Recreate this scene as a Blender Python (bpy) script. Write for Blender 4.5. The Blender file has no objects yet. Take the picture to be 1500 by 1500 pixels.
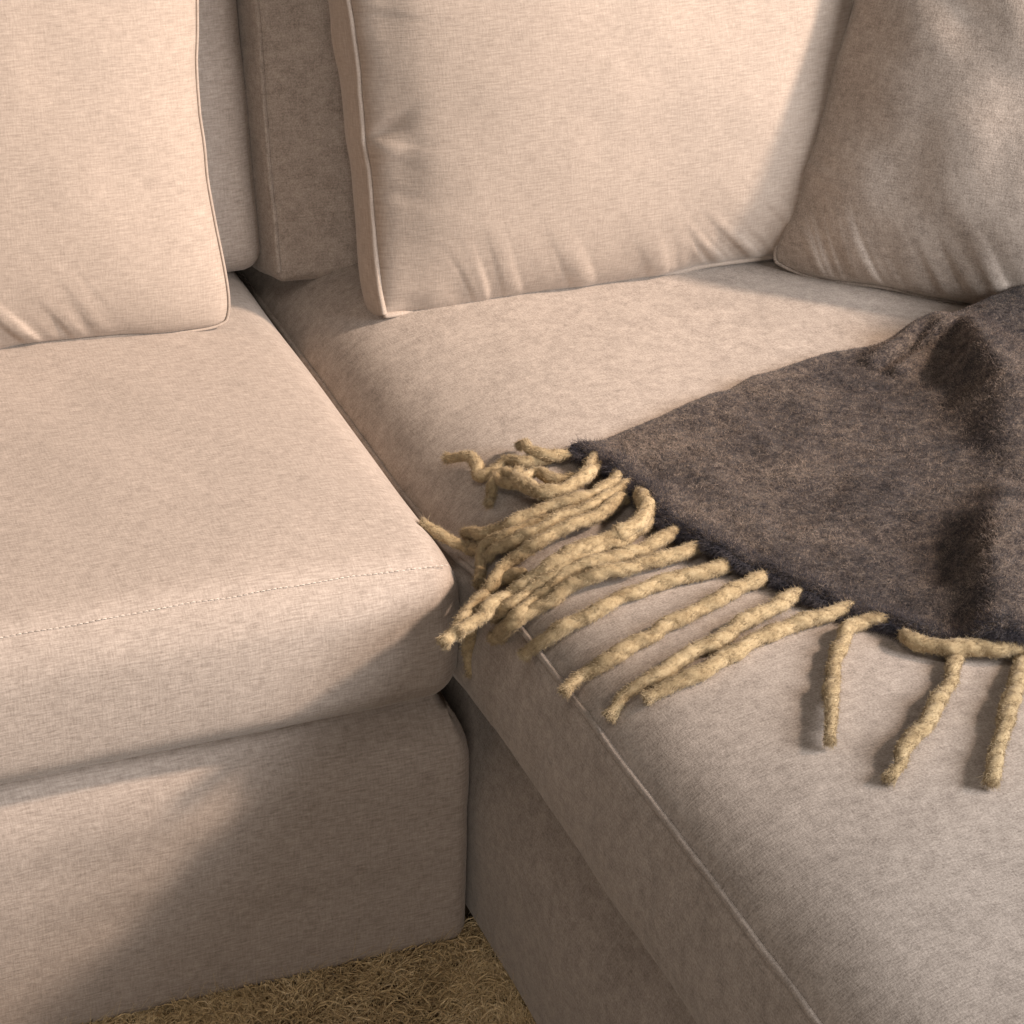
import bpy, math, random
import numpy as np
from mathutils import Matrix, Vector

scene = bpy.context.scene
col = scene.collection

# ------------------------------------------------------------------ camera
CAM = dict(loc=(-0.69262, -1.72272, 1.55033), yaw=0.40046, pitch=0.51438, roll=0.03143, lens=36 * 3504.366 / 1500)
def make_camera():
    ya, pi_, ro = CAM['yaw'], CAM['pitch'], CAM['roll']
    d = Vector((math.sin(ya) * math.cos(pi_), math.cos(ya) * math.cos(pi_), -math.sin(pi_)))
    r = Vector((math.cos(ya), -math.sin(ya), 0))
    u = r.cross(d)
    r2 = r * math.cos(ro) + u * math.sin(ro)
    u2 = -r * math.sin(ro) + u * math.cos(ro)
    m = Matrix((r2, u2, -d)).transposed().to_4x4()
    m.translation = CAM['loc']
    cd = bpy.data.cameras.new('camera')
    cd.sensor_width = 36; cd.lens = CAM['lens']; cd.clip_end = 100; cd.clip_start = .05
    co = bpy.data.objects.new('camera', cd); col.objects.link(co)
    co.matrix_world = m
    scene.camera = co
make_camera()

# ------------------------------------------------------------------ world and lamps
w = bpy.data.worlds.new('World'); scene.world = w; w.use_nodes = True
bg = w.node_tree.nodes['Background']
bg.inputs['Color'].default_value = (1.0, 0.95, 0.90, 1); bg.inputs['Strength'].default_value = 0.05

def aim(o, src, dst):
    o.location = src
    o.rotation_euler = (Vector(dst) - Vector(src)).to_track_quat('-Z', 'Y').to_euler()

TO_LIGHT = Vector((1.0, -0.66, 0.84)).normalized()
KEY_AT = Vector((-0.30, 0.50, 0.55))
kd = bpy.data.lights.new('window_key', 'SPOT')
kd.energy = 1560; kd.color = (1.0, 0.79, 0.635); kd.spot_size = math.radians(24.5); kd.spot_blend = 1.0; kd.shadow_soft_size = 0.18
ko = bpy.data.objects.new('key_lamp', kd); col.objects.link(ko)
aim(ko, KEY_AT + TO_LIGHT * 5.0, KEY_AT)

# broad soft daylight from a window on the same side, lower and more frontal than the beam
fd = bpy.data.lights.new('window_daylight', 'AREA')
fd.energy = 115; fd.color = (0.985, 0.985, 1.0); fd.shape = 'RECTANGLE'; fd.size = 1.3; fd.size_y = 1.0
fo = bpy.data.objects.new('window_lamp', fd); col.objects.link(fo)
FILL_AT = Vector((0.0, 0.1, 0.45))
aim(fo, FILL_AT + Vector((1.0, -1.20, 0.77)).normalized() * 3.0, FILL_AT)

# added fill lamps, overhead and behind the camera, to lift the shaded faces
def fill_lamp(name, energy, colr, size, src, dst):
    d = bpy.data.lights.new(name, 'AREA'); d.energy = energy; d.color = colr; d.shape = 'SQUARE'; d.size = size
    o = bpy.data.objects.new(name, d); col.objects.link(o); aim(o, src, dst)
fill_lamp('overhead_fill', 9, (1.0, 0.92, 0.84), 0.9, (-0.5, -0.7, 2.7), (-0.1, 0.0, 0.3))
fill_lamp('front_fill', 31, (1.0, 0.92, 0.84), 1.2, (-1.3, -3.2, 1.5), (0.0, 0.0, 0.3))

vs = scene.view_settings
vs.view_transform = 'Standard'; vs.look = 'None'; vs.gamma = 1; vs.use_curve_mapping = False; vs.exposure = 0.0
scene.cycles.use_denoising = True
scene.cycles.max_bounces = 8

# ------------------------------------------------------------------ helpers
def _hash(ix, iy, iz, seed):
    h = (ix * 374761393 + iy * 668265263 + iz * 2147483647 + seed * 1274126177) & 0xffffffff
    h = ((h ^ (h >> 13)) * 1274126177) & 0xffffffff
    h = ((h ^ (h >> 16)) * 2246822519) & 0xffffffff
    return ((h ^ (h >> 15)) & 0xffffff) / float(0xffffff) * 2 - 1

def vnoise(p, seed=0):
    """smooth value noise in [-1, 1]; p is (n, 1..3)"""
    p = np.asarray(p, float)
    if p.ndim == 1: p = p[:, None]
    if p.shape[1] < 3: p = np.concatenate([p, np.zeros((len(p), 3 - p.shape[1]))], 1)
    i = np.floor(p).astype(np.int64); f = p - i; f = f * f * f * (f * (f * 6 - 15) + 10)
    out = np.zeros(len(p))
    for dx in (0, 1):
        for dy in (0, 1):
            for dz in (0, 1):
                wgt = (f[:, 0] if dx else 1 - f[:, 0]) * (f[:, 1] if dy else 1 - f[:, 1]) * (f[:, 2] if dz else 1 - f[:, 2])
                out += wgt * _hash(i[:, 0] + dx, i[:, 1] + dy, i[:, 2] + dz, seed)
    return out

def fbm(p, seed=0, octv=3):
    p = np.asarray(p, float)
    o = 0; a = 1
    for k in range(octv):
        o = o + a * vnoise(p * 2 ** k, seed + k * 17); a *= .5
    return o

def smooth(a, b, x):
    t = np.clip((x - a) / (b - a), 0, 1)
    return t * t * (3 - 2 * t)

def mesh_np(name, V, F, uv=None, mat=None, parent=None, smooth_shade=True, link=True):
    """V (n,3), F (m,k) faces of equal size k, uv (m*k,2) per corner"""
    V = np.ascontiguousarray(V, dtype=np.float32); F = np.ascontiguousarray(F, dtype=np.int32)
    me = bpy.data.meshes.new(name)
    m, k = F.shape
    me.vertices.add(len(V)); me.vertices.foreach_set('co', V.ravel())
    me.loops.add(m * k); me.loops.foreach_set('vertex_index', F.ravel())
    me.polygons.add(m); me.polygons.foreach_set('loop_start', np.arange(0, m * k, k, dtype=np.int32))
    me.update(calc_edges=True)
    if smooth_shade: me.polygons.foreach_set('use_smooth', np.ones(m, dtype=bool))
    if uv is not None:
        l = me.uv_layers.new(name='fabric'); l.data.foreach_set('uv', np.ascontiguousarray(uv, dtype=np.float32).ravel())
    if mat: me.materials.append(mat)
    me.validate()
    o = bpy.data.objects.new(name, me)
    if link: col.objects.link(o)
    if parent: o.parent = parent
    return o

def thing(name, label, cat, group=None):
    o = bpy.data.objects.new(name, None); col.objects.link(o)
    o.empty_display_size = .05
    return tag(o, label, cat, group)

def tag(o, label=None, cat=None, group=None, kind=None):
    if label: o['label'] = label
    if cat: o['category'] = cat
    if group: o['group'] = group
    if kind: o['kind'] = kind
    return o

def axis_samples(lo, hi, r, d, k=6):
    """positions lo..hi, dense within r of both ends"""
    e = lo + r * np.tan(np.linspace(-math.pi / 4, 0, k) ) + r
    n = max(2, int(round((hi - lo - 2 * r) / d)))
    mid = np.linspace(lo + r, hi - r, n + 1)
    return np.concatenate([e[:-1], mid, (hi + lo - e[:-1])[::-1]])

def weld(V, F, eps=1e-5):
    key = np.round(V / eps).astype(np.int64)
    _, first, inv = np.unique(key, axis=0, return_index=True, return_inverse=True)
    return V[first], inv.reshape(-1)[F]

def grid_faces(nu, nv, flip=False):
    i = np.arange(nu * nv).reshape(nu, nv)
    f = np.stack([i[:-1, :-1], i[1:, :-1], i[1:, 1:], i[:-1, 1:]], -1).reshape(-1, 4)
    return f[:, ::-1] if flip else f

def rounded_box(lo, hi, r, d, deform=None):
    """closed box with rounded edges; deform(P, N) -> P.  returns V, F, uv(corner)"""
    lo = np.array(lo, float); hi = np.array(hi, float)
    S = [axis_samples(lo[a], hi[a], r, d) for a in range(3)]
    Vs, Fs, UVs, off = [], [], [], 0
    for ax in range(3):
        a, b = [(1, 2), (2, 0), (0, 1)][ax]
        for side in (0, 1):
            A, B = np.meshgrid(S[a], S[b], indexing='ij')
            P = np.zeros((A.size, 3)); P[:, a] = A.ravel(); P[:, b] = B.ravel(); P[:, ax] = (lo, hi)[side][ax]
            F = grid_faces(len(S[a]), len(S[b]), flip=(side == 0))
            if ax == 0: uv = np.stack([P[:, 1] + 3.3, P[:, 2]], 1)
            elif ax == 1: uv = np.stack([P[:, 0], P[:, 2] + 1.7], 1)
            else: uv = np.stack([P[:, 0], P[:, 1]], 1)
            UVs.append(uv[F].reshape(-1, 2)); Fs.append(F + off); Vs.append(P); off += len(P)
    V = np.concatenate(Vs); F = np.concatenate(Fs); uv = np.concatenate(UVs)
    V, F = weld(V, F)
    Q = np.clip(V, lo + r, hi - r); N = V - Q; N /= np.linalg.norm(N, axis=1)[:, None]
    P = Q + r * N
    if deform: P = deform(P, N)
    return P, F, uv

def catmull(P, step):
    P = np.asarray(P, float)
    Q = np.concatenate([[2 * P[0] - P[1]], P, [2 * P[-1] - P[-2]]])
    out = []
    for i in range(len(P) - 1):
        p0, p1, p2, p3 = Q[i:i + 4]
        n = max(2, int(np.linalg.norm(p2 - p1) / step * 3))
        t = np.linspace(0, 1, n, endpoint=False)[:, None]
        out.append(.5 * (2 * p1 + (p2 - p0) * t + (2 * p0 - 5 * p1 + 4 * p2 - p3) * t ** 2 + (3 * p1 - p0 - 3 * p2 + p3) * t ** 3))
    out.append(P[-1:])
    C = np.concatenate(out)
    s = np.concatenate([[0], np.cumsum(np.linalg.norm(np.diff(C, axis=0), axis=1))])
    n = max(3, int(s[-1] / step))
    t = np.linspace(0, s[-1], n + 1)
    return np.stack([np.interp(t, s, C[:, k]) for k in range(3)], 1)

def frames(C, up=(0, 0, 1)):
    T = np.gradient(C, axis=0); T /= np.linalg.norm(T, axis=1)[:, None] + 1e-12
    n = np.cross(np.array(up, float), T[0]); n = n / (np.linalg.norm(n) + 1e-9) if np.linalg.norm(n) > 1e-3 else np.array([1., 0, 0])
    Ns = []
    for t in T:
        n = n - t * (n @ t); n /= np.linalg.norm(n) + 1e-12; Ns.append(n)
    Ns = np.array(Ns)
    return T, Ns, np.cross(T, Ns)

def tube(C, rad, sides=8, closed=False, radf=None):
    """tube along C; radf(phi(1,k), s(n,1)) multiplies the radius"""
    T, A, B = frames(C)
    n = len(C)
    phi = np.linspace(0, 2 * math.pi, sides, endpoint=False)[None, :]
    s = np.concatenate([[0], np.cumsum(np.linalg.norm(np.diff(C, axis=0), axis=1))])[:, None]
    R = np.broadcast_to(np.asarray(rad, float).reshape(-1, 1), (n, 1)) * np.ones((1, sides))
    if radf is not None: R = R * radf(phi, s)
    V = C[:, None, :] + R[..., None] * (np.cos(phi)[..., None] * A[:, None, :] + np.sin(phi)[..., None] * B[:, None, :])
    V = V.reshape(-1, 3)
    i = np.arange(n * sides).reshape(n, sides)
    j = np.roll(i, -1, axis=1)
    F = np.stack([i[:-1], j[:-1], j[1:], i[1:]], -1).reshape(-1, 4)
    su = np.repeat(s, sides, 1); ph = np.repeat(phi * np.mean(R), n, 0)
    if closed:
        F = np.concatenate([F, np.stack([i[-1], j[-1], j[0], i[0]], -1)])
    else:
        c0, c1 = len(V), len(V) + 1
        V = np.concatenate([V, C[:1] - T[:1] * np.mean(R[0]) * .5, C[-1:] + T[-1:] * np.mean(R[-1]) * .5])
        F = np.concatenate([F, np.stack([j[0], i[0], np.full(sides, c0), np.full(sides, c0)], -1),
                            np.stack([i[-1], j[-1], np.full(sides, c1), np.full(sides, c1)], -1)])
    uvv = np.concatenate([np.stack([su.ravel(), ph.ravel()], 1), [[0, 0]], [[0, 0]]])
    return V, F, uvv

def build_tube(name, C, rad, mat, parent=None, sides=8, radf=None, closed=False):
    V, F, uvv = tube(C, rad, sides, closed, radf)
    # the cap fans were written as degenerate quads: split them off as triangles
    quad = F[F[:, 2] != F[:, 3]]; tri = F[F[:, 2] == F[:, 3]][:, :3]
    me = bpy.data.meshes.new(name)
    me.from_pydata([tuple(v) for v in V], [], [tuple(map(int, f)) for f in quad] + [tuple(map(int, f)) for f in tri])
    me.polygons.foreach_set('use_smooth', np.ones(len(me.polygons), dtype=bool))
    idx = np.zeros(len(me.loops), dtype=np.int32); me.loops.foreach_get('vertex_index', idx)
    l = me.uv_layers.new(name='fabric'); l.data.foreach_set('uv', uvv[np.minimum(idx, len(uvv) - 1)].astype(np.float32).ravel())
    me.materials.append(mat); me.update()
    o = bpy.data.objects.new(name, me); col.objects.link(o)
    if parent: o.parent = parent
    return o

def hair(name, roots, dirs, length, rad, mat, parent, rng, pts=4, curl=.35, droop=0.0):
    """fine fibres as render curves"""
    n = len(roots)
    c = bpy.data.hair_curves.new(name)
    c.add_curves([pts] * n)
    t = np.linspace(0, 1, pts)[None, :, None]
    L = np.asarray(length).reshape(-1, 1, 1)
    side = rng.normal(size=(n, 1, 3)); side2 = rng.normal(size=(n, 1, 3))
    P = roots[:, None, :] + L * (dirs[:, None, :] * t + curl * side * t ** 2 * .5 + curl * side2 * np.sin(t * 5) * .22)
    P[:, :, 2] -= (droop * L * t ** 2)[:, :, 0]
    c.attributes['position'].data.foreach_set('vector', np.ascontiguousarray(P, dtype=np.float32).ravel())
    at = c.attributes.get('radius') or c.attributes.new('radius', 'FLOAT', 'POINT')
    rr = np.broadcast_to(rad * (1 - .75 * np.linspace(0, 1, pts))[None, :], (n, pts))
    at.data.foreach_set('value', np.ascontiguousarray(rr, dtype=np.float32).ravel())
    c.materials.append(mat)
    o = bpy.data.objects.new(name, c); col.objects.link(o)
    if parent: o.parent = parent
    o['kind'] = 'stuff'
    return o

def scatter(o_mesh, n, rng, V=None, F=None, wfun=None):
    """random points, normals and corner weights on quads"""
    A, B, C_, D = (V[F[:, k]] for k in range(4))
    area = .5 * np.linalg.norm(np.cross(C_ - A, D - B), axis=1)
    if wfun is not None: area = area * wfun((A + B + C_ + D) / 4)
    f = rng.choice(len(F), n, p=area / area.sum())
    u, v = rng.random((2, n, 1))
    P = (A[f] * (1 - u) + B[f] * u) * (1 - v) + (D[f] * (1 - u) + C_[f] * u) * v
    N = np.cross(C_[f] - A[f], D[f] - B[f]); N /= np.linalg.norm(N, axis=1)[:, None] + 1e-12
    return P, N

# ------------------------------------------------------------------ materials
def nodes(name):
    m = bpy.data.materials.new(name); m.use_nodes = True
    nt = m.node_tree; b = nt.nodes['Principled BSDF']
    def N(t, **kw):
        n = nt.nodes.new(t)
        for k, v in kw.items(): setattr(n, k, v)
        return n
    return m, nt, b, N, nt.links.new

def fabric_material(name, dark, light, nap=0.35, slub=1.0, blotch=.25):
    m, nt, b, N, L = nodes(name)
    uv = N('ShaderNodeUVMap', uv_map='fabric')
    obj = N('ShaderNodeTexCoord')
    def streak(sx, sy, det, rough=.6):
        mp = N('ShaderNodeMapping'); mp.inputs['Scale'].default_value = (sx, sy, 1)
        L(uv.outputs['UV'], mp.inputs['Vector'])
        nz = N('ShaderNodeTexNoise', noise_dimensions='2D'); nz.inputs['Scale'].default_value = 1
        nz.inputs['Detail'].default_value = det; nz.inputs['Roughness'].default_value = rough
        L(mp.outputs['Vector'], nz.inputs['Vector'])
        return nz.outputs['Fac']
    def iso(sc, det):
        nz = N('ShaderNodeTexNoise'); nz.inputs['Scale'].default_value = sc; nz.inputs['Detail'].default_value = det
        nz.inputs['Roughness'].default_value = .6
        L(obj.outputs['Object'], nz.inputs['Vector']); return nz.outputs['Fac']
    def math_(op, a, c):
        n = N('ShaderNodeMath', operation=op)
        for k, v in enumerate((a, c)):
            if isinstance(v, (int, float)): n.inputs[k].default_value = v
            else: L(v, n.inputs[k])
        return n.outputs[0]
    warp = streak(60, 560, 2)      # slubs running along u
    weft = streak(560, 80, 2)      # slubs running along v
    fine = iso(620, 2)
    mott = iso(95, 3)
    big = iso(26, 4)
    thread = math_('ADD', math_('MULTIPLY', warp, .62), math_('MULTIPLY', weft, .38))
    mix = math_('ADD', math_('MULTIPLY', math_('SUBTRACT', thread, .5), 1.5 * slub),
                math_('ADD', math_('MULTIPLY', math_('SUBTRACT', mott, .5), nap * 1.1),
                      math_('MULTIPLY', math_('SUBTRACT', fine, .5), nap * 1.9)))
    mix = math_('ADD', mix, math_('MULTIPLY', math_('SUBTRACT', big, .5), blotch))
    mix = math_('ADD', mix, .5)
    ramp = N('ShaderNodeMix', data_type='RGBA')
    L(mix, ramp.inputs[0]); ramp.clamp_factor = True
    ramp.inputs[6].default_value = (*dark, 1); ramp.inputs[7].default_value = (*light, 1)
    L(ramp.outputs[2], b.inputs['Base Color'])
    b.inputs['Roughness'].default_value = .95
    b.inputs['Specular IOR Level'].default_value = .12
    b.inputs['Sheen Weight'].default_value = .22; b.inputs['Sheen Roughness'].default_value = .45
    b.inputs['Sheen Tint'].default_value = (1, .93, .86, 1)
    bump = N('ShaderNodeBump'); bump.inputs['Strength'].default_value = .26; bump.inputs['Distance'].default_value = .0012
    hgt = math_('ADD', math_('MULTIPLY', thread, 1.2), math_('ADD', math_('MULTIPLY', mott, nap), math_('MULTIPLY', fine, nap * .8)))
    L(hgt, bump.inputs['Height']); L(bump.outputs['Normal'], b.inputs['Normal'])
    return m

LINEN = fabric_material('linen_weave', (.232, .187, .156), (.478, .400, .343), nap=.36, slub=1.1, blotch=.24)
PILLOW_LINEN = fabric_material('fine_linen_weave', (.268, .215, .177), (.450, .371, .311), nap=.30, slub=1.05, blotch=.22)
CHENILLE = fabric_material('brushed_linen', (.212, .173, .146), (.495, .420, .363), nap=.80, slub=.55, blotch=.55)

def plain(name, colr, rough=.9):
    m, nt, b, N, L = nodes(name)
    b.inputs['Roughness'].default_value = rough
    obj = N('ShaderNodeTexCoord'); nz = N('ShaderNodeTexNoise'); nz.inputs['Scale'].default_value = 140; nz.inputs['Detail'].default_value = 3
    L(obj.outputs['Object'], nz.inputs['Vector'])
    mx = N('ShaderNodeMix', data_type='RGBA'); L(nz.outputs['Fac'], mx.inputs[0])
    mx.inputs[6].default_value = (*[c * .7 for c in colr], 1); mx.inputs[7].default_value = (*[min(1, c * 1.25) for c in colr], 1)
    L(mx.outputs[2], b.inputs['Base Color'])
    return m

def wool_blend(name, stops, scales, sheen=.1, stretch=(1, 1, 1)):
    m, nt, b, N, L = nodes(name)
    obj = N('ShaderNodeTexCoord')
    mp = N('ShaderNodeMapping'); mp.inputs['Scale'].default_value = stretch; mp.inputs['Rotation'].default_value = (0, 0, .45)
    L(obj.outputs['Object'], mp.inputs['Vector'])
    acc = None
    for sc, wgt, det in scales:
        nz = N('ShaderNodeTexNoise'); nz.inputs['Scale'].default_value = sc; nz.inputs['Detail'].default_value = det
        L(mp.outputs['Vector'], nz.inputs['Vector'])
        mu = N('ShaderNodeMath', operation='MULTIPLY'); mu.inputs[1].default_value = wgt; L(nz.outputs['Fac'], mu.inputs[0])
        if acc is None: acc = mu.outputs[0]
        else:
            ad = N('ShaderNodeMath', operation='ADD'); L(acc, ad.inputs[0]); L(mu.outputs[0], ad.inputs[1]); acc = ad.outputs[0]
    rp = N('ShaderNodeValToRGB')
    el = rp.color_ramp.elements
    while len(el) < len(stops): el.new(.5)
    for e, (pos, c) in zip(el, stops): e.position = pos; e.color = (*c, 1)
    L(acc, rp.inputs['Fac']); L(rp.outputs['Color'], b.inputs['Base Color'])
    b.inputs['Roughness'].default_value = .9; b.inputs['Specular IOR Level'].default_value = .15
    b.inputs['Sheen Weight'].default_value = sheen; b.inputs['Sheen Roughness'].default_value = .5
    return m

BLANKET = wool_blend('brushed_wool', [(.36, (.016, .014, .016)), (.47, (.045, .036, .034)), (.56, (.10, .078, .065)), (.66, (.18, .14, .11))],
                     [(13, .20, 3), (110, .36, 3), (420, .44, 2)], stretch=(.85, 1.12, 1))
BLANKET_FUZZ = wool_blend('brushed_wool_fibre', [(.38, (.024, .020, .023)), (.46, (.070, .055, .053)), (.53, (.18, .136, .112)), (.61, (.38, .29, .23))],
                          [(13, .20, 3), (120, .34, 3), (700, .46, 2)], stretch=(.85, 1.12, 1))
BLANKET_HEM = wool_blend('navy_wool_fibre', [(.36, (.014, .014, .022)), (.5, (.040, .036, .045)), (.64, (.14, .115, .105))], [(80, .4, 3), (700, .6, 2)])
YARN = wool_blend('tan_yarn', [(.30, (.16, .108, .055)), (.5, (.33, .245, .138)), (.7, (.48, .375, .23))], [(60, .35, 2), (240, .35, 3), (900, .3, 2)])
YARN_FUZZ = wool_blend('tan_yarn_fibre', [(.3, (.24, .172, .095)), (.7, (.52, .41, .26))], [(60, .4, 2), (500, .6, 2)])
PILE = wool_blend('rug_wool', [(.3, (.30, .20, .095)), (.5, (.60, .44, .235)), (.7, (.84, .67, .42))], [(25, .4, 2), (200, .6, 2)])
RUG_BACK = plain('rug_backing', (.10, .065, .03))
FLOOR = plain('floor_boards', (.18, .12, .08), .6)
THREAD = plain('stitch_thread', (.58, .49, .42))
TASSELS = [
    (0.0075, [[0.1323, 0.0856, 0.493], [0.1076, 0.0895, 0.4888], [0.0897, 0.0929, 0.4866], [0.0772, 0.1098, 0.4846], [0.0615, 0.108, 0.4766], [0.0516, 0.1122, 0.4696], [0.0539, 0.1398, 0.4734], [0.0478, 0.1546, 0.47], [0.0383, 0.1679, 0.4627]]),
    (0.007, [[0.1295, 0.0823, 0.4922], [0.1098, 0.0853, 0.4949], [0.0984, 0.0977, 0.4943], [0.0972, 0.115, 0.4938], [0.0945, 0.125, 0.487]]),
    (0.0095, [[0.1489, 0.0663, 0.4969], [0.1293, 0.0377, 0.4991], [0.1018, 0.0199, 0.4975], [0.0788, 0.0243, 0.4923], [0.0685, 0.0449, 0.4898], [0.0683, 0.066, 0.4904], [0.077, 0.0756, 0.489]]),
    (0.007, [[0.0833, 0.0311, 0.4851], [0.0723, 0.0618, 0.4811], [0.0665, 0.0928, 0.4776], [0.0524, 0.0847, 0.4706], [0.0409, 0.0674, 0.4651]]),
    (0.009, [[0.1578, 0.0271, 0.498], [0.1349, 0.0012, 0.5013], [0.1095, -0.0044, 0.4982], [0.0799, -0.0003, 0.4916], [0.0529, 0.0063, 0.4818], [0.0325, 0.0127, 0.4686], [0.0189, 0.0366, 0.4532], [0.0127, 0.0583, 0.444]]),
    (0.008, [[0.1406, -0.0018, 0.4961], [0.1096, -0.014, 0.4927], [0.0784, -0.0123, 0.4869], [0.055, -0.005, 0.4796], [0.0326, -0.0034, 0.4717], [0.0208, 0.0048, 0.4652], [0.0116, 0.0079, 0.456], [0.0043, -0.0046, 0.4465], [-0.0054, -0.0312, 0.4435]]),
    (0.0085, [[0.1334, -0.0203, 0.5001], [0.1066, -0.0383, 0.4991], [0.075, -0.0427, 0.4935], [0.0491, -0.0424, 0.4856], [0.0323, -0.0364, 0.4744], [0.0156, -0.0383, 0.4604], [-0.0057, -0.053, 0.4504], [-0.0057, -0.0251, 0.4156]]),
    (0.0105, [[0.1536, -0.0204, 0.5035], [0.1423, -0.0558, 0.5088], [0.1213, -0.0785, 0.5068], [0.0929, -0.0838, 0.502], [0.0631, -0.0855, 0.4955], [0.034, -0.0865, 0.4832], [0.007, -0.0786, 0.4612], [-0.0241, -0.093, 0.455], [-0.0544, -0.1061, 0.449]]),
    (0.009, [[0.1568, -0.0891, 0.4989], [0.1249, -0.1005, 0.4981], [0.0933, -0.1056, 0.4939], [0.065, -0.1041, 0.489], [0.0451, -0.0999, 0.4823], [0.0187, -0.1016, 0.4651], [-0.006, -0.1082, 0.4518], [-0.006, -0.0695, 0.4075]]),
    (0.0085, [[0.1687, -0.1195, 0.4993], [0.1353, -0.1271, 0.4997], [0.0996, -0.1272, 0.4965], [0.0701, -0.1215, 0.4909], [0.0458, -0.1135, 0.4803], [0.0204, -0.113, 0.4651], [-0.0057, -0.111, 0.4465], [-0.0057, -0.0875, 0.4197]]),
    (0.009, [[0.1854, -0.1552, 0.5007], [0.1588, -0.1599, 0.499], [0.1237, -0.159, 0.496], [0.0851, -0.1597, 0.4905], [0.0473, -0.1627, 0.4803], [0.0195, -0.1557, 0.4649], [0.0032, -0.1477, 0.4492], [-0.006, -0.1406, 0.4351]]),
    (0.009, [[0.1999, -0.1884, 0.5015], [0.1719, -0.1949, 0.4999], [0.1392, -0.2037, 0.4975], [0.0976, -0.2141, 0.4927], [0.0632, -0.2216, 0.4856], [0.0321, -0.2233, 0.4732], [0.0135, -0.2192, 0.46], [-0.006, -0.2266, 0.4521]]),
    (0.009, [[0.2174, -0.2221, 0.5023], [0.1877, -0.2342, 0.5019], [0.1497, -0.2462, 0.4994], [0.1068, -0.2598, 0.494], [0.0667, -0.2692, 0.4885], [0.0403, -0.2745, 0.4804], [0.0233, -0.2735, 0.4678], [0.011, -0.2763, 0.4577]]),
    (0.009, [[0.2336, -0.2592, 0.5029], [0.2056, -0.2633, 0.5018], [0.1722, -0.2664, 0.5], [0.129, -0.2774, 0.4965], [0.088, -0.2885, 0.4911], [0.0584, -0.2912, 0.4842], [0.0361, -0.2881, 0.4754]]),
    (0.0085, [[0.2551, -0.2924, 0.5032], [0.2371, -0.2851, 0.5046], [0.2142, -0.295, 0.5047], [0.1944, -0.3161, 0.5038], [0.1762, -0.3416, 0.5018], [0.1546, -0.3766, 0.5013], [0.1392, -0.4038, 0.5011], [0.1277, -0.4222, 0.498]]),
    (0.0095, [[0.2547, -0.3193, 0.506], [0.2586, -0.333, 0.5081], [0.2712, -0.3468, 0.5105], [0.2913, -0.358, 0.511], [0.3109, -0.3678, 0.5114], [0.3346, -0.3813, 0.5118], [0.3507, -0.4066, 0.51], [0.3506, -0.4368, 0.506]]),
    (0.0085, [[0.2978, -0.3406, 0.5043], [0.2809, -0.3557, 0.5039], [0.2519, -0.3897, 0.5051], [0.2153, -0.4249, 0.5048], [0.1831, -0.4521, 0.5032], [0.15, -0.4782, 0.499]]),
    (0.009, [[0.3407, -0.3632, 0.5054], [0.3231, -0.3857, 0.5052], [0.2994, -0.4145, 0.5067], [0.2674, -0.451, 0.507], [0.243, -0.4802, 0.5062], [0.2149, -0.5152, 0.5032]]),
    (0.0075, [[0.1476, 0.0507, 0.4964], [0.1198, 0.0345, 0.4953], [0.0992, 0.0466, 0.4913], [0.091, 0.0696, 0.4896], [0.0771, 0.0657, 0.4868], [0.0625, 0.0662, 0.4806], [0.0604, 0.0863, 0.4777], [0.0622, 0.1062, 0.4759]]),
    (0.008, [[0.158, 0.0066, 0.4986], [0.1142, -0.021, 0.5005], [0.0812, -0.0235, 0.496], [0.052, -0.0275, 0.4868], [0.0338, -0.0212, 0.477], [0.0201, -0.0104, 0.4645], [0.0112, -0.0051, 0.4526]]),
    (0.008, [[0.1536, -0.0559, 0.4997], [0.1081, -0.0867, 0.4993], [0.0712, -0.0924, 0.4937], [0.0401, -0.095, 0.4833], [0.0165, -0.0928, 0.4674], [-0.0054, -0.0938, 0.4572], [-0.0054, -0.0636, 0.4268]]),
    (0.007, [[0.0172, 0.0069, 0.4569], [0.012, 0.0268, 0.444], [-0.0005, 0.0381, 0.446], [-0.0116, 0.0531, 0.45], [-0.0217, 0.0675, 0.455]]),
    (0.0085, [[0.0251, -0.0623, 0.4678], [0.0087, -0.0476, 0.4543], [-0.0105, -0.0587, 0.449], [-0.0332, -0.0807, 0.449], [-0.0535, -0.0973, 0.447], [-0.0684, -0.1085, 0.443]]),
    (0.0085, [[0.0045, -0.0746, 0.4496], [-0.01, -0.0629, 0.4408], [-0.012, -0.038, 0.4137], [-0.013, -0.025, 0.3881], [-0.011, -0.0227, 0.3642], [-0.01, -0.0297, 0.3461]]),
]
FR = np.array([[0.131, 0.088], [0.142, 0.055], [0.15, 0.013], [0.153, -0.04], [0.155, -0.093], [0.165, -0.127], [0.182, -0.162], [0.196, -0.195], [0.213, -0.229], [0.23, -0.266], [0.251, -0.299], [0.27, -0.33], [0.295, -0.352], [0.332, -0.376], [0.377, -0.406], [0.457, -0.428]])
UP = np.array([[0.131, 0.088], [0.184, 0.104], [0.263, 0.12], [0.353, 0.151], [0.443, 0.176], [0.522, 0.177], [0.586, 0.176], [0.676, 0.196], [0.786, 0.231]])

# ------------------------------------------------------------------ floor and rug
def sheet(name, x0, x1, y0, y1, z, mat):
    V = np.array([[x0, y0, z], [x1, y0, z], [x1, y1, z], [x0, y1, z]]); F = np.array([[0, 1, 2, 3]])
    return mesh_np(name, V, F, V[:, :2], mat, smooth_shade=False)
tag(sheet('floor', -4, 4, -4, 4, -.004, FLOOR), kind='structure')

def place(root, loc):
    root.location = loc
    for c in [o for o in bpy.data.objects if o.parent == root]:
        c.matrix_parent_inverse = Matrix.Translation(-Vector(loc))

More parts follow.
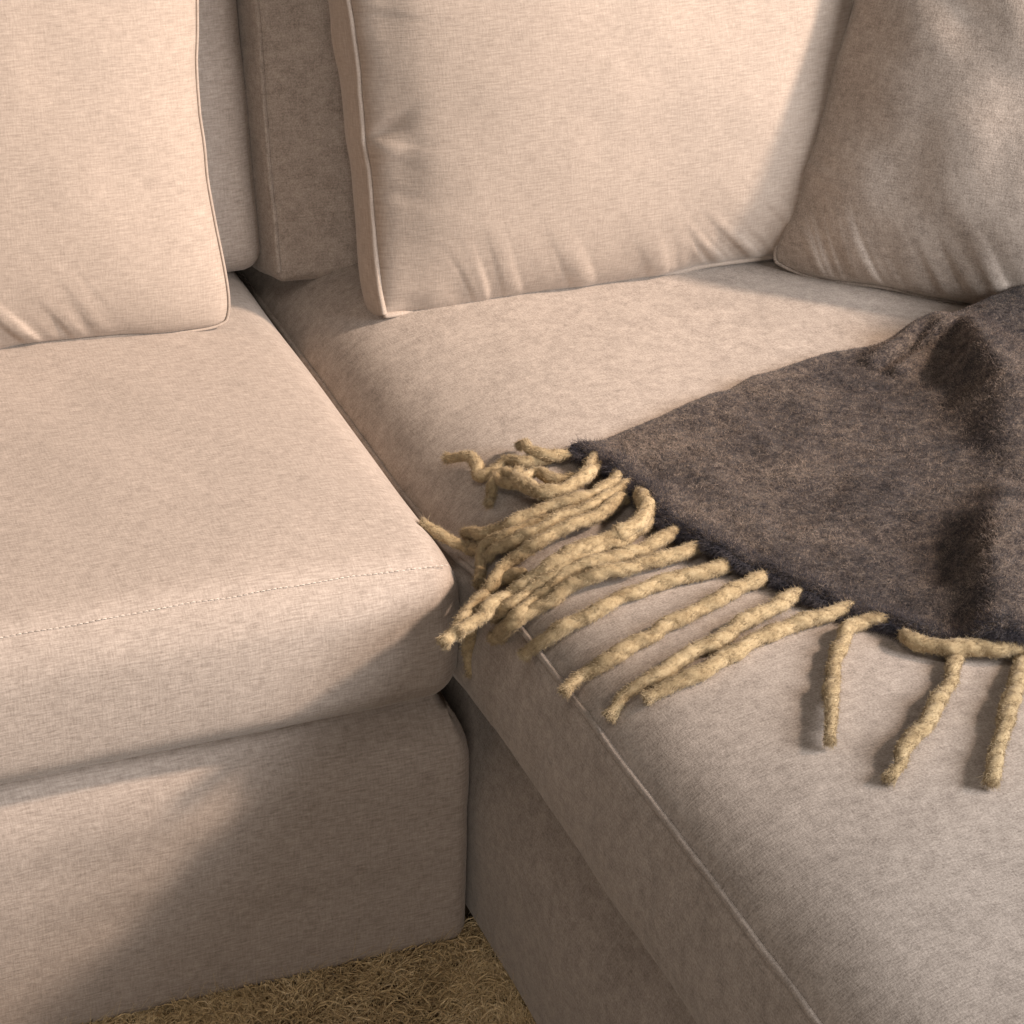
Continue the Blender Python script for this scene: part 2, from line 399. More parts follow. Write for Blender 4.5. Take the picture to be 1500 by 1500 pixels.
def make_rug():
    rng = np.random.default_rng(5)
    t = thing('shag_rug', 'tan brown shaggy wool rug on the floor in front of the sofa corner', 'rug')
    V, F, uv = rounded_box((-1.1, -1.5, 0), (1.3, .9, .006), .002, .2)
    mesh_np('backing', V, F, uv, RUG_BACK, t)
    n = 34000
    x = rng.uniform(-.85, .03, n); y = rng.uniform(-.62, .03, n)
    seg, sides = 5, 3
    L = rng.uniform(.022, .036, n)
    flow = vnoise(np.stack([x * 9, y * 9], 1), 3) * 3.1 + rng.normal(0, .8, n)
    lean = rng.uniform(.55, 1.25, n)
    az = flow
    rad = rng.uniform(.0004, .0010, n)
    C = np.zeros((n, seg, 3)); p = np.stack([x, y, np.full(n, .003)], 1); C[:, 0] = p
    el = np.zeros(n) + .12
    for k in range(1, seg):
        el = el + lean * (.28 + .18 * k); az = az + rng.normal(0, .45, n)
        p = p + (L / (seg - 1))[:, None] * np.stack([np.sin(el) * np.cos(az), np.sin(el) * np.sin(az), np.cos(el)], 1)
        p[:, 2] = np.maximum(p[:, 2], .006)
        C[:, k] = p
    T = np.gradient(C, axis=1); T /= np.linalg.norm(T, axis=2, keepdims=True) + 1e-9
    ref = np.broadcast_to(rng.normal(size=(n, 1, 3)), T.shape)
    A = np.cross(T, ref); A /= np.linalg.norm(A, axis=2, keepdims=True) + 1e-9; B = np.cross(T, A)
    taper = np.array([1, 1.05, 1.1, 1.0, .45])[None, :, None]
    Vv = []
    for j in range(sides):
        ph = 2 * math.pi * j / sides
        Vv.append(C + rad[:, None, None] * taper * (math.cos(ph) * A + math.sin(ph) * B))
    Vv = np.stack(Vv, 2)                                       # n, seg, sides, 3
    i = np.arange(n * seg * sides).reshape(n, seg, sides); j = np.roll(i, -1, axis=2)
    F = np.stack([i[:, :-1], j[:, :-1], j[:, 1:], i[:, 1:]], -1).reshape(-1, 4)
    o = mesh_np('pile', Vv.reshape(-1, 3), F, None, PILE, t)
    o['kind'] = 'stuff'
    m = 160000
    k = rng.integers(0, n, m)
    R0 = C[k, 0] + rng.normal(0, .0035, (m, 3)) * np.array([1, 1, .2]); D = C[k, 4] - C[k, 0] + rng.normal(0, .006, (m, 3))
    Ln = np.linalg.norm(D, axis=1)
    hair('pile_fibre', R0, D / Ln[:, None], Ln * rng.uniform(.9, 1.3, m), .00028, PILE, t, rng, pts=5, curl=.5)
    place(t, (-.2, -.3, 0))
make_rug()

# ------------------------------------------------------------------ sofa frames
def lump(P, N, amp, freq, seed):
    return P + N * (amp * fbm(P * freq, seed))[:, None]

def make_frames():
    t = thing('sofa_module', 'low upholstered sofa frame under the left seat cushion, front facing the rug', 'sofa frame')
    def d1(P, N):
        P = lump(P, N, .0022, 5, 11)
        m = np.clip(-N[:, 1], 0, 1)
        P[:, 1] -= m * .006 * np.sin(np.pi * np.clip((P[:, 2] - .02) / .29, 0, 1))
        hi = np.clip((P[:, 2] - .225) / .07, 0, 1) ** 2
        P[:, 1] += np.clip(-N[:, 1] + .3, 0, 1) * .022 * hi
        P[:, 0] -= np.clip(N[:, 0] + .2, 0, 1) * .030 * hi
        # the fabric relaxes in faint level drags near the bottom hem
        P += N * (m * .0011 * vnoise(np.stack([P[:, 0] * 6, P[:, 2] * 30], 1), 4))[:, None]
        return P
    V, F, uv = rounded_box((-1.0, .004, .004), (.006, .95, .298), .018, .012, d1)
    mesh_np('base_box', V, F, uv, LINEN, t)
    V, F, uv = rounded_box((-1.0, .97, .02), (-.004, 1.12, .74), .03, .03, lambda P, N: lump(P, N, .002, 5, 12))
    mesh_np('back_frame', V, F, uv, LINEN, t)
    place(t, (-.5, .5, .0))
    t = thing('chaise_module', 'low upholstered chaise frame standing in shade right of the rug', 'sofa frame')
    def d2(P, N):
        P = lump(P, N, .0022, 5, 21)
        m = np.clip(-N[:, 0], 0, 1)
        P[:, 0] -= m * .005 * np.sin(np.pi * np.clip((P[:, 2] - .02) / .29, 0, 1))
        P[:, 0] += np.clip(-N[:, 0] + .2, 0, 1) * .042 * np.clip((P[:, 2] - .14) / .15, 0, 1) ** 2
        return P
    V, F, uv = rounded_box((.016, -1.2, .004), (1.06, .95, .292), .022, .014, d2)
    mesh_np('base_box', V, F, uv, CHENILLE, t)
    V, F, uv = rounded_box((.008, .97, .02), (1.25, 1.12, .74), .03, .03, lambda P, N: lump(P, N, .002, 5, 22))
    mesh_np('back_frame', V, F, uv, CHENILLE, t)
    V, F, uv = rounded_box((1.08, -.3, .02), (1.25, .955, .74), .03, .03, lambda P, N: lump(P, N, .002, 5, 23))
    mesh_np('side_frame', V, F, uv, CHENILLE, t)
    place(t, (.5, -.1, .0))
make_frames()

# ------------------------------------------------------------------ seat cushions
SEAT_LO, SEAT_HI, SEAT_R = np.array((-.98, -.016, .305)), np.array((-.0115, .93, .455)), .036
def seat_deform(P, N):
    x0, y0, z0 = SEAT_LO; x1, y1, z1 = SEAT_HI
    P = P.copy()
    up = smooth(-.2, .8, N[:, 2]); fr = np.clip(-N[:, 1], 0, 1); rt = np.clip(N[:, 0], 0, 1)
    ex = np.minimum(x1 - P[:, 0], P[:, 0] - x0); ey = np.minimum(P[:, 1] - y0, (y1 - P[:, 1]) * .6)
    crown = .020 * (1 - np.exp(-np.maximum(ex, 0) / .07)) * (1 - np.exp(-np.maximum(ey, 0) / .05))
    P0 = P.copy()
    P[:, 2] += up * (crown + .004 * fbm(P0[:, :2] * 4.0, 31, 2))
    hz = np.clip((P0[:, 2] - z0) / (z1 - z0), 0, 1)
    P[:, 1] -= fr * (.007 * np.sin(np.pi * hz) + .0015 * fbm(P0[:, [0, 2]] * 7, 32, 2))
    P[:, 0] += rt * .004 * np.sin(np.pi * hz)
    # seam groove along the top front edge, with short gathers on both sides of it
    seam = np.exp(-((N[:, 2] - .80) / .035) ** 2) * (N[:, 1] < -.2)
    P -= N * (.0014 * seam)[:, None]
    dist = np.abs(P0[:, 2] - (z1 - .006)) + np.maximum(P0[:, 1] - y0 - .025, 0)
    gath = np.exp(-dist / .022) * (1 - .6 * seam) * (P0[:, 1] < y0 + .2)
    P += N * (.0011 * gath * vnoise(np.stack([P0[:, 0] * 75 + 3 * vnoise(P0[:, :1] * 9, 1), P0[:, 2] * 3], 1), 33))[:, None]
    # sitting dents and slack on the top
    P[:, 2] += up * smooth(0, .08, ey) * (.0044 * vnoise(P0[:, :2] * np.array([5.5, 3.2]) + 7, 35) + .0014 * vnoise(np.stack([(P0[:, 0] + .5 * P0[:, 1]) * 13, P0[:, 1] * 4], 1), 36))
    # broad soft drags on the top
    P[:, 2] += up * .0012 * vnoise(np.stack([P0[:, 0] * 14, P0[:, 1] * 5], 1), 34) * smooth(0, .1, ey)
    return P

def make_left_seat():
    t = thing('seat_cushion', 'wide flat beige seat cushion with a stitched front seam, left of the gap', 'seat cushion')
    V, F, uv = rounded_box(SEAT_LO, SEAT_HI, SEAT_R, .0075, seat_deform)
    mesh_np('cushion_body', V, F, uv, LINEN, t)
    # top stitching: a row of short threads lying just above the seam
    xs = np.arange(SEAT_LO[0] + .05, SEAT_HI[0] - .012, .0052)
    Vs, Fs, off = [], [], 0
    rng = np.random.default_rng(9)
    for k, x in enumerate(xs):
        ends = []
        for e in (-.0017, .0017):
            ang = math.radians(59 + .8 * math.sin(x * 37) + .5 * math.sin(x * 91))
            N = np.array([[0, -math.cos(ang), math.sin(ang)]])
            Q = np.array([[x + e, SEAT_LO[1] + SEAT_R, SEAT_HI[2] - SEAT_R]])
            ends.append((seat_deform(Q + SEAT_R * N, N)[0], N[0]))
        (a, n1), (b, _) = ends
        mid = (a + b) / 2 + n1 * .0009
        V, F, _ = tube(np.array([a - n1 * .0004, a * .7 + b * .3 + n1 * .0003, a * .3 + b * .7 + n1 * .0003, b - n1 * .0004]), rng.uniform(.0004, .0006), 5)
        q = F[F[:, 2] != F[:, 3]]
        Vs.append(V); Fs.append(q + off); off += len(V)
    o = mesh_np('stitching', np.concatenate(Vs), np.concatenate(Fs), None, THREAD, t)
    o['kind'] = 'stuff'
    place(t, (-.5, .45, .313))
make_left_seat()

CH_LO, CH_HI, CH_R = np.array((.001, -1.22, .308)), np.array((1.07, .93, .438)), .012
def chaise_top(x, y):
    e = np.maximum(x, 0)
    return .438 + .032 * (1 - np.exp(-e / .03)) + .030 * (1 - np.exp(-e / .12)) - .028 / (1 + np.exp(-(y - .03) / .03)) * np.exp(-e / .06)
def chaise_deform(P, N):
    x0, y0, z0 = CH_LO; x1, y1, z1 = CH_HI
    P0 = P.copy(); P = P.copy()
    up = smooth(-.2, .8, N[:, 2]); lf = np.clip(-N[:, 0], 0, 1)
    e = P0[:, 0] - x0
    rise = (.032 * (1 - np.exp(-np.maximum(e, 0) / .03)) + .030 * (1 - np.exp(-np.maximum(e, 0) / .12))) * (1 - np.exp(-np.maximum(x1 - P0[:, 0], 0) / .05)) * \
        (1 - np.exp(-np.maximum(P0[:, 1] - y0, 0) / .05)) * (.35 + .65 * (1 - np.exp(-np.maximum(y1 - P0[:, 1], 0) / .12)))
    P[:, 2] -= smooth(-.9, .6, N[:, 2]) * .028 / (1 + np.exp(-(P0[:, 1] - .03) / .03)) * np.exp(-np.maximum(e, 0) / .06)
    P[:, 2] += up * (rise + .0022 * fbm(P0[:, :2] * 5, 41, 2) * smooth(0, .08, e))
    hz = np.clip((P0[:, 2] - z0) / (z1 - z0), 0, 1)
    P[:, 0] += lf * -.004 * (1 - hz)
    P[:, 0] -= lf * (.009 * np.sin(np.pi * np.clip(hz, 0, 1) ** .7) + .0012 * fbm(P0[:, 1:] * np.array([9, 5]), 42, 2))
    # slanting drag lines on the side border
    P[:, 0] -= lf * .0017 * vnoise(np.stack([(P0[:, 1] + .25 * P0[:, 2]) * 42, P0[:, 2] * 5], 1), 43) * np.sin(np.pi * hz)
    return P

def make_chaise_seat():
    t = thing('chaise_cushion', 'long brushed beige chaise cushion with a piped edge, lying under the throw', 'seat cushion')
    V, F, uv = rounded_box(CH_LO, CH_HI, CH_R, .0085, chaise_deform)
    mesh_np('cushion_body', V, F, uv, CHENILLE, t)
    # piped seam along the top left edge
    ys = np.linspace(CH_LO[1] + .012, CH_HI[1] - .012, 420)
    n = np.array([[-math.sin(.75), 0, math.cos(.75)]])
    Q = np.stack([np.full_like(ys, CH_LO[0] + CH_R), ys, np.full_like(ys, CH_HI[2] - CH_R)], 1)
    C = chaise_deform(Q + CH_R * n, np.repeat(n, len(ys), 0)) + n * .0008
    C[:, 0] += .0006 * vnoise(ys * 25, 7); C[:, 2] += .0005 * vnoise(ys * 19, 8)
    build_tube('piping', C - n * .0002, .0032, CHENILLE, t, 10)
    place(t, (.5, -.15, .312))
make_chaise_seat()

# ------------------------------------------------------------------ back cushions
def back_cushion(name, label, w, h, d, corner, lean, yaw, mat, seed, piped, r):
    """corner: world position of the lower front left corner"""
    t = thing(name, label, 'back cushion', 'back cushions of the sofa')
    def df(P, N):
        P0 = P.copy(); P = P.copy()
        fr = np.clip(-N[:, 1], 0, 1)
        ex = np.minimum(P0[:, 0], w - P0[:, 0]); ez = np.minimum(P0[:, 2], h - P0[:, 2])
        P[:, 1] -= fr * (.028 * (1 - np.exp(-np.maximum(ex, 0) / .06)) * (1 - np.exp(-np.maximum(ez, 0) / .05)))
        side = np.clip(-N[:, 0], 0, 1) + np.clip(N[:, 0], 0, 1)
        P[:, 0] += np.sign(N[:, 0]) * side * .006 * np.sin(np.pi * np.clip(P0[:, 1] / d, 0, 1))
        P[:, 2] -= np.clip(-N[:, 2], 0, 1) * .008 * np.sin(np.pi * np.clip(P0[:, 0] / w, 0, 1))
        return lump(P, N, .0025, 7, seed)
    V, F, uv = rounded_box((0, 0, 0), (w, d, h), r, .011, df)
    M = Matrix.Translation(corner) @ Matrix.Rotation(yaw, 4, 'Z') @ Matrix.Rotation(-lean, 4, 'X')
    Mn = np.array(M)
    tr = lambda X: X @ Mn[:3, :3].T + Mn[:3, 3]
    mesh_np('cushion_body', tr(V), F, uv, mat, t)
    if piped:
        for side in (0, 1):
            zz = np.linspace(r * .6, h - r * .6, 160)
            n = np.array([[(-1, 1)[side] * .7071, -.7071, 0]])
            Q = np.stack([np.full_like(zz, (r, w - r)[side]), np.full_like(zz, r), zz], 1)
            Q[:, 2] = np.clip(zz, r, h - r)
            C = df(Q + r * n, np.repeat(n, len(zz), 0)) + n * .0006
            C[:, 0] += .0006 * vnoise(zz * 30, seed)
            build_tube('piping', tr(C), .0032, mat, t, 8)
    place(t, corner)
back_cushion('back_cushion', 'beige back cushion behind the leftmost pillow, its right edge in shadow', .80, .52, .17, (-.803, .632, .471), .24, 0, LINEN, 51, False, .022)
back_cushion('back_cushion', 'shaded brown looking back cushion with a piped edge, left behind the middle pillow', .84, .52, .17, (.0045, .606, .464), .22, 0, CHENILLE, 52, True, .012)
back_cushion('back_cushion', 'back cushion along the right side of the sofa, behind the rightmost pillow', .70, .52, .17, (.88, .58, .475), .20, -math.pi / 2, CHENILLE, 53, False, .02)

# ------------------------------------------------------------------ loose pillows
def pillow(name, label, w, h, g, bf, bb, centre, U, Vv, mat, seed, taper=0.0, pin=(.03, .03), rc=.05, puck=None, piping=.0034, p=2.6, q=.55, extra=None, group=None, lumps=.0035):
    t = thing(name, label, 'pillow', 'loose pillows on the sofa')
    U = np.array(U, float); U /= np.linalg.norm(U); Vv = np.array(Vv, float); Vv -= U * (U @ Vv); Vv /= np.linalg.norm(Vv)
    Nn = np.cross(U, Vv); Nn = Nn if Nn[1] < 0 else -Nn
    centre = np.array(centre, float)
    nu, nv = 270, 230
    lin = lambda n: .55 * np.sin(np.linspace(-1, 1, n) * math.pi / 2) + .45 * np.linspace(-1, 1, n)
    A, B = np.meshgrid(lin(nu), lin(nv), indexing='ij'); a, b = A.ravel(), B.ravel()
    def outline(a, b):
        k = 1 - rc * (np.abs(a * b)) ** 7
        half = w / 2 * (1 - taper * (b + 1) / 2)
        wob = vnoise(np.stack([b * 6, np.sign(a) * 3.3], 1), seed) * .0014
        x = half * a * (1 - pin[0] * (1 - b ** 2) * np.abs(a) ** 2) * k + wob * np.abs(a) ** 4 * np.sign(a)
        y = h / 2 * b * (1 - pin[1] * (1 - a ** 2) * np.abs(b) ** 2) * k + vnoise(np.stack([a * 4, np.sign(b) * 2.3], 1), seed + 1) * .005 * np.abs(b) ** 4
        return x, y
    T = (np.clip(1 - np.abs(a) ** p, 0, 1) * np.clip(1 - np.abs(b) ** p, 0, 1)) ** q
    x, y = outline(a, b)
    dl, dr, db, dt = (a + 1) * w / 2, (1 - a) * w / 2, (b + 1) * h / 2, (1 - b) * h / 2
    def puckers(amp, d, s, freq, slant, d0, sd, mod):
        ph = s * freq + slant * d * freq + .8 * vnoise(s * 14, sd + 5)
        n1 = vnoise(np.stack([ph, d * 5], 1), sd); n2 = vnoise(np.stack([ph * 2.1, d * 8], 1), sd + 1)
        ridge = .7 * n1 + .3 * n2 - .45 * np.clip(1 - 1.6 * np.abs(n1 + .15 * n2), 0, 1) ** 2
        return amp * mod * ridge * (d / d0) * np.exp(1 - d / d0)
    disp = np.zeros_like(a)
    for (edge, amp, freq, slant, d0, lo, hi) in (puck or []):
        d, s, uu = {'b': (db, x, a), 't': (dt, x, a), 'l': (dl, y, b), 'r': (dr, y, b)}[edge]
        mod = smooth(lo - .15, lo + .1, uu) * (1 - smooth(hi - .1, hi + .15, uu))
        disp += puckers(amp, d, s, freq, slant, d0, seed + ord(edge), mod)
    disp += lumps * fbm(np.stack([x * 9, y * 9], 1), seed + 3, 2) * T
    if extra is not None: disp += extra(x, y, a, b)
    nf = g / 2 + bf * T + disp
    nb = -(g / 2 + bb * T) + .003 * fbm(np.stack([x * 9, y * 9], 1), seed + 4, 2) * T
    W = lambda x, y, n: centre + x[:, None] * U + y[:, None] * Vv + n[:, None] * Nn
    front = W(x, y, nf); back = W(x, y, nb)
    flip = np.cross(U, Vv) @ Nn < 0
    F1 = grid_faces(nu, nv, flip); F2 = grid_faces(nu, nv, not flip) + len(front)
    uvv = np.stack([x, y], 1); uvb = uvv + 5
    # border strip between the two seams
    ii = np.arange(nu * nv).reshape(nu, nv)
    loop = np.concatenate([ii[:-1, 0], ii[-1, :-1], ii[::-1, -1][:-1], ii[0, ::-1][:-1]])
    m = 7
    lx, ly = x[loop], y[loop]
    nx_ = np.stack([np.where(np.abs(a[loop]) >= .999, np.sign(a[loop]), 0), np.where(np.abs(b[loop]) >= .999, np.sign(b[loop]), 0)], 1)
    nx_ /= np.linalg.norm(nx_, axis=1)[:, None]
    s = np.concatenate([[0], np.cumsum(np.hypot(np.diff(lx), np.diff(ly)))])
    strip, suv = [], []
    for k in range(m):
        f = k / (m - 1); bul = math.sin(math.pi * f)
        out = g * .16 * bul + bul * .004 * vnoise(np.stack([s * 16, np.full_like(s, f * 2)], 1), seed + 8) * min(1, g / .03)
        strip.append(W(lx + nx_[:, 0] * out, ly + nx_[:, 1] * out, g / 2 - g * f + disp[loop] * (1 - f)))
        suv.append(np.stack([s + 9, np.full_like(s, g * f)], 1))
    base = 2 * len(front); nl = len(loop)
    ids = np.arange(m * nl).reshape(m, nl) + base; jd = np.roll(ids, -1, axis=1)
    F3 = np.stack([ids[:-1], ids[1:], jd[1:], jd[:-1]], -1).reshape(-1, 4)
    if flip: F3 = F3[:, ::-1]
    V = np.concatenate([front, back] + strip); F = np.concatenate([F1, F2, F3])
    uvall = np.concatenate([uvv, uvb] + suv)
    uvc = uvall[F].reshape(-1, 2)
    V, F = weld(V, F)
    mesh_np('pillow_cover', V, F, uvc, mat, t)
    if piping:
        ln = np.concatenate([loop, loop[:1]])
        o2 = np.concatenate([nx_, nx_[:1]])
        C = W(x[ln] + o2[:, 0] * .0014, y[ln] + o2[:, 1] * .0014, nf[ln] + .0018)
        C = C[:-1]
        C = (np.roll(C, 1, 0) + C + np.roll(C, -1, 0)) / 3
        build_tube('piping', C, piping, mat, t, 8, closed=False)
    place(t, centre - Vv * h / 2)
    return t

def upright(corner, U, lean, w, h, g, side='l'):
    """centre of a pillow whose lower front corner is given; returns centre, U, V"""
    U = np.array(U, float); U /= np.linalg.norm(U)
    backd = np.array([-U[1], U[0], 0]);  backd = backd if backd[1] > 0 else -backd
    V = backd * math.sin(lean) + np.array([0, 0, 1]) * math.cos(lean)
    N = -backd * math.cos(lean) + np.array([0, 0, 1]) * math.sin(lean)
    s = 1 if side == 'l' else -1
    return np.array(corner) + s * U * w / 2 + V * h / 2 - N * g / 2, U, V

c, U, V = upright((.0625, .460, .474), (.445, -.040, .024), .22, .60, .46, .080)
def dent(x, y, a, b):
    # pulled-in pucker part way up the left seam
    d = (a + 1) * .30
    return -.0065 * np.exp(-((y + .035 - .45 * d) / (.005 + .12 * d)) ** 2) * np.exp(-((d - .018) / .022) ** 2) + .0035 * np.exp(-((y + .052 - .35 * d) / .012) ** 2) * np.exp(-((d - .022) / .02) ** 2) \
        - .004 * np.exp(-((d - .03) / .02) ** 2) * (.4 + .6 * smooth(-.6, .9, vnoise(y * 22, 77)))
pillow('throw_pillow', 'sunlit beige pillow in the middle with a wide side border and piped seam', .60, .46, .080, .084, .05, c, U, V, PILLOW_LINEN, 61,
       pin=(.012, .02), rc=.012, p=2.2, puck=[('b', .0070, 55, .9, .017, .15, .85), ('b', .0030, 40, .4, .02, -.8, .2), ('l', .0022, 30, .3, .02, -.95, .95)], extra=dent)

c, U, V = upright((-.067, .503, .466), (1, -.10, 0), .25, .56, .47, .014, 'r')
pillow('throw_pillow', 'sunlit beige pillow at far left leaning on the back cushion, bottom edge gathered', .56, .47, .014, .062, .055, c, U, V, PILLOW_LINEN, 71,
       pin=(.10, .02), rc=.06, puck=[('b', .0060, 56, .7, .016, -.9, .45), ('r', .002, 24, .2, .02, -.9, .9)], piping=.0016)

c, U, V = upright((.499, .404, .496), (.73, -.68, 0), .27, .52, .47, .014)
pillow('throw_pillow', 'dim grey beige pillow set diagonally in the right corner behind the dark throw', .52, .47, .014, .095, .06, c, U, V, CHENILLE, 81,
       taper=.30, pin=(.02, .015), rc=.05, puck=[('b', .0052, 44, .5, .022, -.95, .9), ('l', .003, 24, .3, .02, -.9, .9)], piping=.0022, lumps=.0085)

# ------------------------------------------------------------------ throw blanket
def resample(P, n):
    C = catmull(np.c_[P, np.zeros(len(P))], .002)[:, :2]
    s = np.concatenate([[0], np.cumsum(np.linalg.norm(np.diff(C, axis=0), axis=1))]); t = np.linspace(0, s[-1], n)
    return np.stack([np.interp(t, s, C[:, 0]), np.interp(t, s, C[:, 1])], 1), s[-1]

def seg_dist(P, A, B):
    A = np.array(A); B = np.array(B); ab = B - A
    t = np.clip(((P - A) @ ab) / (ab @ ab), 0, 1)
    return np.linalg.norm(P - (A + t[:, None] * ab), axis=1), t

def blanket_height(P, ds, dt):
    """height of the cloth above the seat; ds metres in from the fringe edge, dt metres in from the upper edge"""
    x, y = P[:, 0], P[:, 1]
    h = np.full(len(P), .009)
    h += .006 * np.exp(-(dt / .02) ** 2) * smooth(.0, .1, ds) - .006 * np.exp(-(dt / .006) ** 2)
    # tall fold rising at the back right, its shaded flank facing the fringe
    for A, B, H0, H1, wl in (((.600, .150), (.565, .065), .030, .048, .020), ((.565, .065), (.545, -.01), .048, .044, .024), ((.545, -.01), (.485, -.12), .044, .012, .036),
                             ((.470, -.14), (.385, -.245), .010, .036, .026), ((.385, -.245), (.305, -.37), .036, .018, .020), ((.600, .150), (.84, .19), .030, .05, .03)):
        d, t = seg_dist(P, A, B)
        left = (B[0] - A[0]) * (y - A[1]) - (B[1] - A[1]) * (x - A[0]) < 0
        wd = np.where(left, wl, wl * 2.2)
        h = np.maximum(h, .009 + (H0 * (1 - t) + H1 * t) * np.exp(-(d / wd) ** 2))
    # hollow
    h -= .012 * np.exp(-(((x - .345) / .030) ** 2 + ((y + .215) / .040) ** 2))
    # crease
    d, t = seg_dist(P, (.48, .118), (.555, .155))
    h += -.012 * np.exp(-(d / .006) ** 2) * np.sin(np.pi * np.clip(t, .02, 1)) + .008 * np.exp(-((d - .014) / .012) ** 2) * (t > .05)
    h += .0035 * fbm(P * 11, 91, 3) + .0022 * vnoise(P * 40, 95)
    # the hem lifts a little between the tassels
    h += (.008 + .004 * vnoise(np.stack([x * 30, y * 30], 1), 97)) * np.exp(-(ds / .022) ** 2)
    return np.maximum(h, .004)

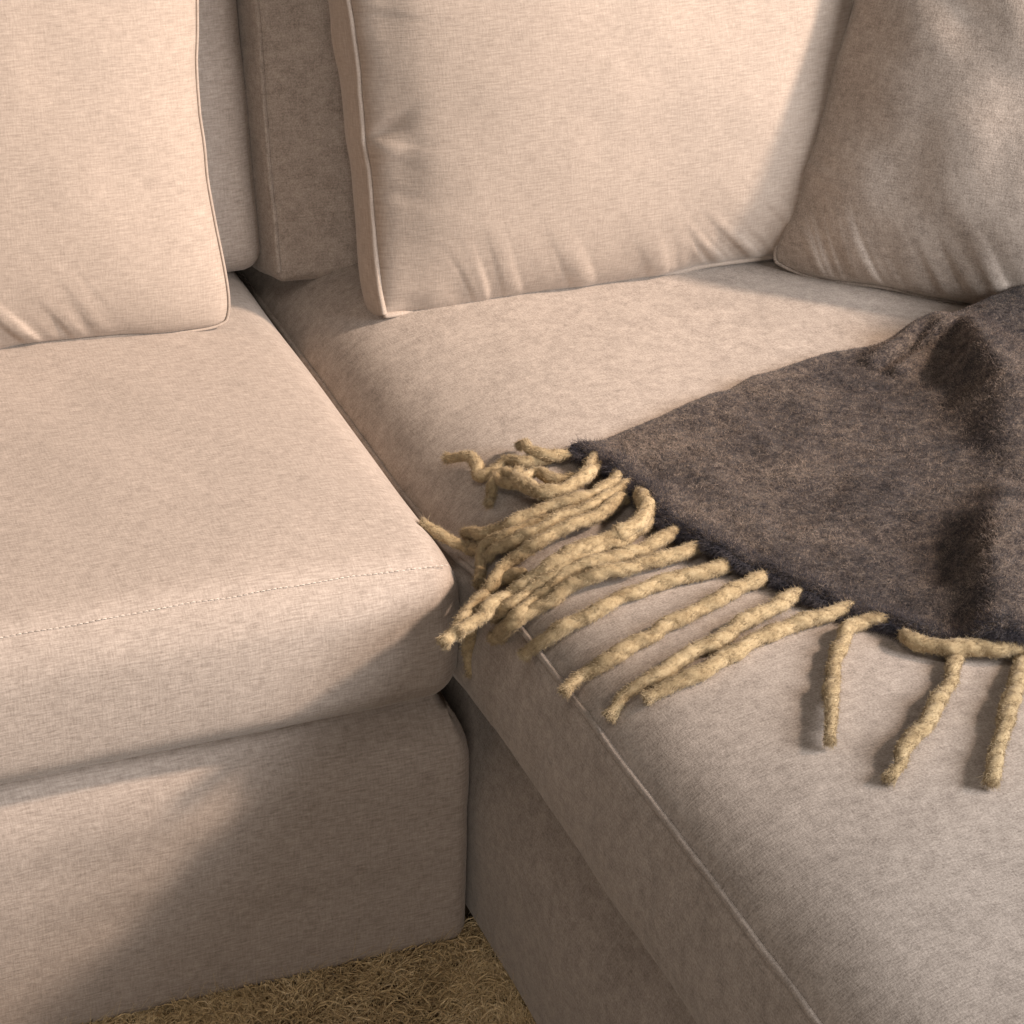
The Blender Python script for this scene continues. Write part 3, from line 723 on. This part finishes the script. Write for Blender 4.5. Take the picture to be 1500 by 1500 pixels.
def make_throw():
    rng = np.random.default_rng(12)
    t = thing('throw_blanket', 'dark charcoal brown brushed wool throw with tan tassels draped over the chaise', 'blanket')
    nf, nu = 190, 210
    Fp, Lf = resample(FR, nf); Up, Lu = resample(UP, nu)
    sF = np.linspace(0, 1, nf)[:, None, None]
    k = 1 - .52 * sF
    P = Fp[:, None, :] + (Up - Up[0])[None] * k
    # wavy hem
    P = P.reshape(-1, 2)
    ds = (np.linspace(0, Lu, nu)[None, :] * k[:, :, 0]).reshape(-1); dt = np.repeat(np.linspace(0, Lf, nf), nu)
    P[:, 0] -= .0045 * vnoise(dt * 42, 3) * np.exp(-ds / .02)
    z = chaise_top(P[:, 0], P[:, 1]) + blanket_height(P, ds, dt)
    top = np.c_[P, z]
    n_ = len(top)
    # the cut edge turns down in a soft roll
    rim = np.exp(-(np.minimum(ds, dt * 1.2) / .0035) ** 2)
    top[:, 2] -= .0045 * rim
    th = np.full(n_, .0075)
    bot = top.copy(); bot[:, 2] -= th
    n = len(top)
    F1 = grid_faces(nf, nu); F2 = grid_faces(nf, nu, True) + n
    ii = np.arange(n).reshape(nf, nu)
    loop = np.concatenate([ii[:-1, 0], ii[-1, :-1], ii[::-1, -1][:-1], ii[0, ::-1][:-1]])
    l2 = np.roll(loop, -1)
    F3 = np.stack([loop, loop + n, l2 + n, l2], 1)
    # make sure the top looks up
    a, b, c_ = top[F1[0, 0]], top[F1[0, 1]], top[F1[0, 2]]
    if np.cross(b - a, c_ - a)[2] < 0: F1, F2, F3 = F1[:, ::-1], F2[:, ::-1], F3[:, ::-1]
    V = np.concatenate([top, bot]); F = np.concatenate([F1, F2, F3])
    uvv = np.concatenate([P, P])
    cloth = mesh_np('cloth', V, F, uvv[F].reshape(-1, 2), BLANKET, t)
    R, N = scatter(None, 150000, rng, V, F1, lambda c: (c[:, 0] < .80) * (.35 + .65 * (c[:, 0] < .78)))
    dirs = N * rng.uniform(.35, 1.0, (len(R), 1)) + rng.normal(0, .55, (len(R), 3)) + np.array([-.35, -.15, 0]) * vnoise(R * 18, 5)[:, None]
    dirs /= np.linalg.norm(dirs, axis=1)[:, None]
    dU = np.linalg.norm(R[:, None, :2] - Up[None, ::3], axis=2).min(1)
    hair('fuzz', R, dirs, rng.uniform(.002, .0055, len(R)) * (.35 + .65 * smooth(.004, .03, dU)), .00016, BLANKET_FUZZ, cloth, rng)
    # hem fibres
    m = 22000
    q = rng.integers(0, nf * 12, m) / 12.; i0 = np.minimum(q.astype(int), nf - 2); f = (q - i0)[:, None]
    g0 = top.reshape(nf, nu, 3)[:, 0]
    R = g0[i0] * (1 - f) + g0[i0 + 1] * f - np.array([0, 0, .0045]) * rng.random((m, 1))
    tan = g0[np.minimum(i0 + 1, nf - 1)] - g0[i0]; tan /= np.linalg.norm(tan, axis=1)[:, None]
    outw = np.cross(np.array([0, 0, 1.]), tan); outw *= np.where(outw[:, :1] > 0, -1, 1)
    dirs = outw + np.array([0, 0, -.5]) + rng.normal(0, .5, (m, 3)); dirs /= np.linalg.norm(dirs, axis=1)[:, None]
    hair('hem_fuzz', R, dirs, rng.uniform(.004, .012, m), .00018, BLANKET_HEM, cloth, rng)
    # navy nap along the hem and on its rolled edge
    dsF = ds[F1].mean(1)
    keep = dsF < .05
    R, N = scatter(None, 24000, rng, V, F1[keep], None)
    d_ = np.linalg.norm(R[:, None, :2] - g0[None, ::4, :2], axis=2).min(1)
    ok = rng.random(len(R)) < np.exp(-(d_ / .017) ** 2)
    R, N = R[ok], N[ok]
    dirs = N * rng.uniform(.3, 1.0, (len(R), 1)) + rng.normal(0, .55, (len(R), 3)) + np.array([-.5, -.2, 0])
    dirs /= np.linalg.norm(dirs, axis=1)[:, None]
    hair('hem_fuzz', R, dirs, rng.uniform(.003, .007, len(R)), .00018, BLANKET_HEM, cloth, rng)
    # tassels
    for j, (r0, pts) in enumerate(TASSELS):
        pts = np.array(pts, float)
        if j < 21:                                     # the yarn starts under the hem
            pts = np.concatenate([[pts[0] + np.array([.009, .004, -.006])], pts])
        r0 = r0 * .87
        C = catmull(pts, .0022)
        s = np.linspace(0, 1, len(C)); Ls = len(C) * .0022
        wig = np.stack([vnoise(s * Ls * 55, 200 + j), vnoise(s * Ls * 55, 300 + j), .5 * vnoise(s * Ls * 55, 400 + j)], 1) * .0026
        C = C + wig * smooth(0, .1, s)[:, None]
        rad = r0 * (.86 + .14 * vnoise(s * Ls * 70, 500 + j)) * (1 - .22 * smooth(.75, 1, s)) * (1 - .25 * (1 - smooth(0, .12, s)))
        tw = rng.uniform(150, 210); ph0 = rng.uniform(0, 6)
        def radf(phi, ss, tw=tw, ph0=ph0, j=j):
            pl = np.abs(np.cos(phi - ss * tw + ph0)) ** .8
            base = .83 + .19 * pl
            n_ = vnoise(np.stack([(phi * 3 + ss * 0).ravel(), (ss * 420 + phi * 0).ravel()], 1), 600 + j).reshape(base.shape)
            return base + .10 * n_
        o = build_tube('tassel', C, rad, YARN, t, 14, radf)
        nh = int(Ls * 24000)
        T_, A_, B_ = frames(C)
        ii_ = rng.integers(0, len(C), nh); ph = rng.uniform(0, 2 * math.pi, nh)[:, None]
        nrm = np.cos(ph) * A_[ii_] + np.sin(ph) * B_[ii_]
        R = C[ii_] + nrm * (rad[ii_] * .88)[:, None] + T_[ii_] * rng.uniform(-.001, .001, nh)[:, None]
        dirs = nrm * rng.uniform(.15, .9, (nh, 1)) + T_[ii_] * rng.uniform(.2, 1.2, (nh, 1)) + rng.normal(0, .35, (nh, 3))
        dirs /= np.linalg.norm(dirs, axis=1)[:, None]
        ln = rng.uniform(.0014, .0038, nh)
        # frayed end
        ne = 420
        pe = rng.uniform(0, 2 * math.pi, ne)[:, None]; re = (np.sqrt(rng.random(ne)) * rad[-1])[:, None]
        Re = C[-1] + re * (np.cos(pe) * A_[-1] + np.sin(pe) * B_[-1]) - T_[-1] * .004
        de = T_[-1] + rng.normal(0, .28, (ne, 3)); de /= np.linalg.norm(de, axis=1)[:, None]
        hair('fuzz', np.concatenate([R, Re]), np.concatenate([dirs, de]), np.concatenate([ln, rng.uniform(.0045, .0075, ne)]), .00017, YARN_FUZZ, o, rng)
    place(t, (.4, -.05, .47))
    bpy.context.view_layer.update()
make_throw()
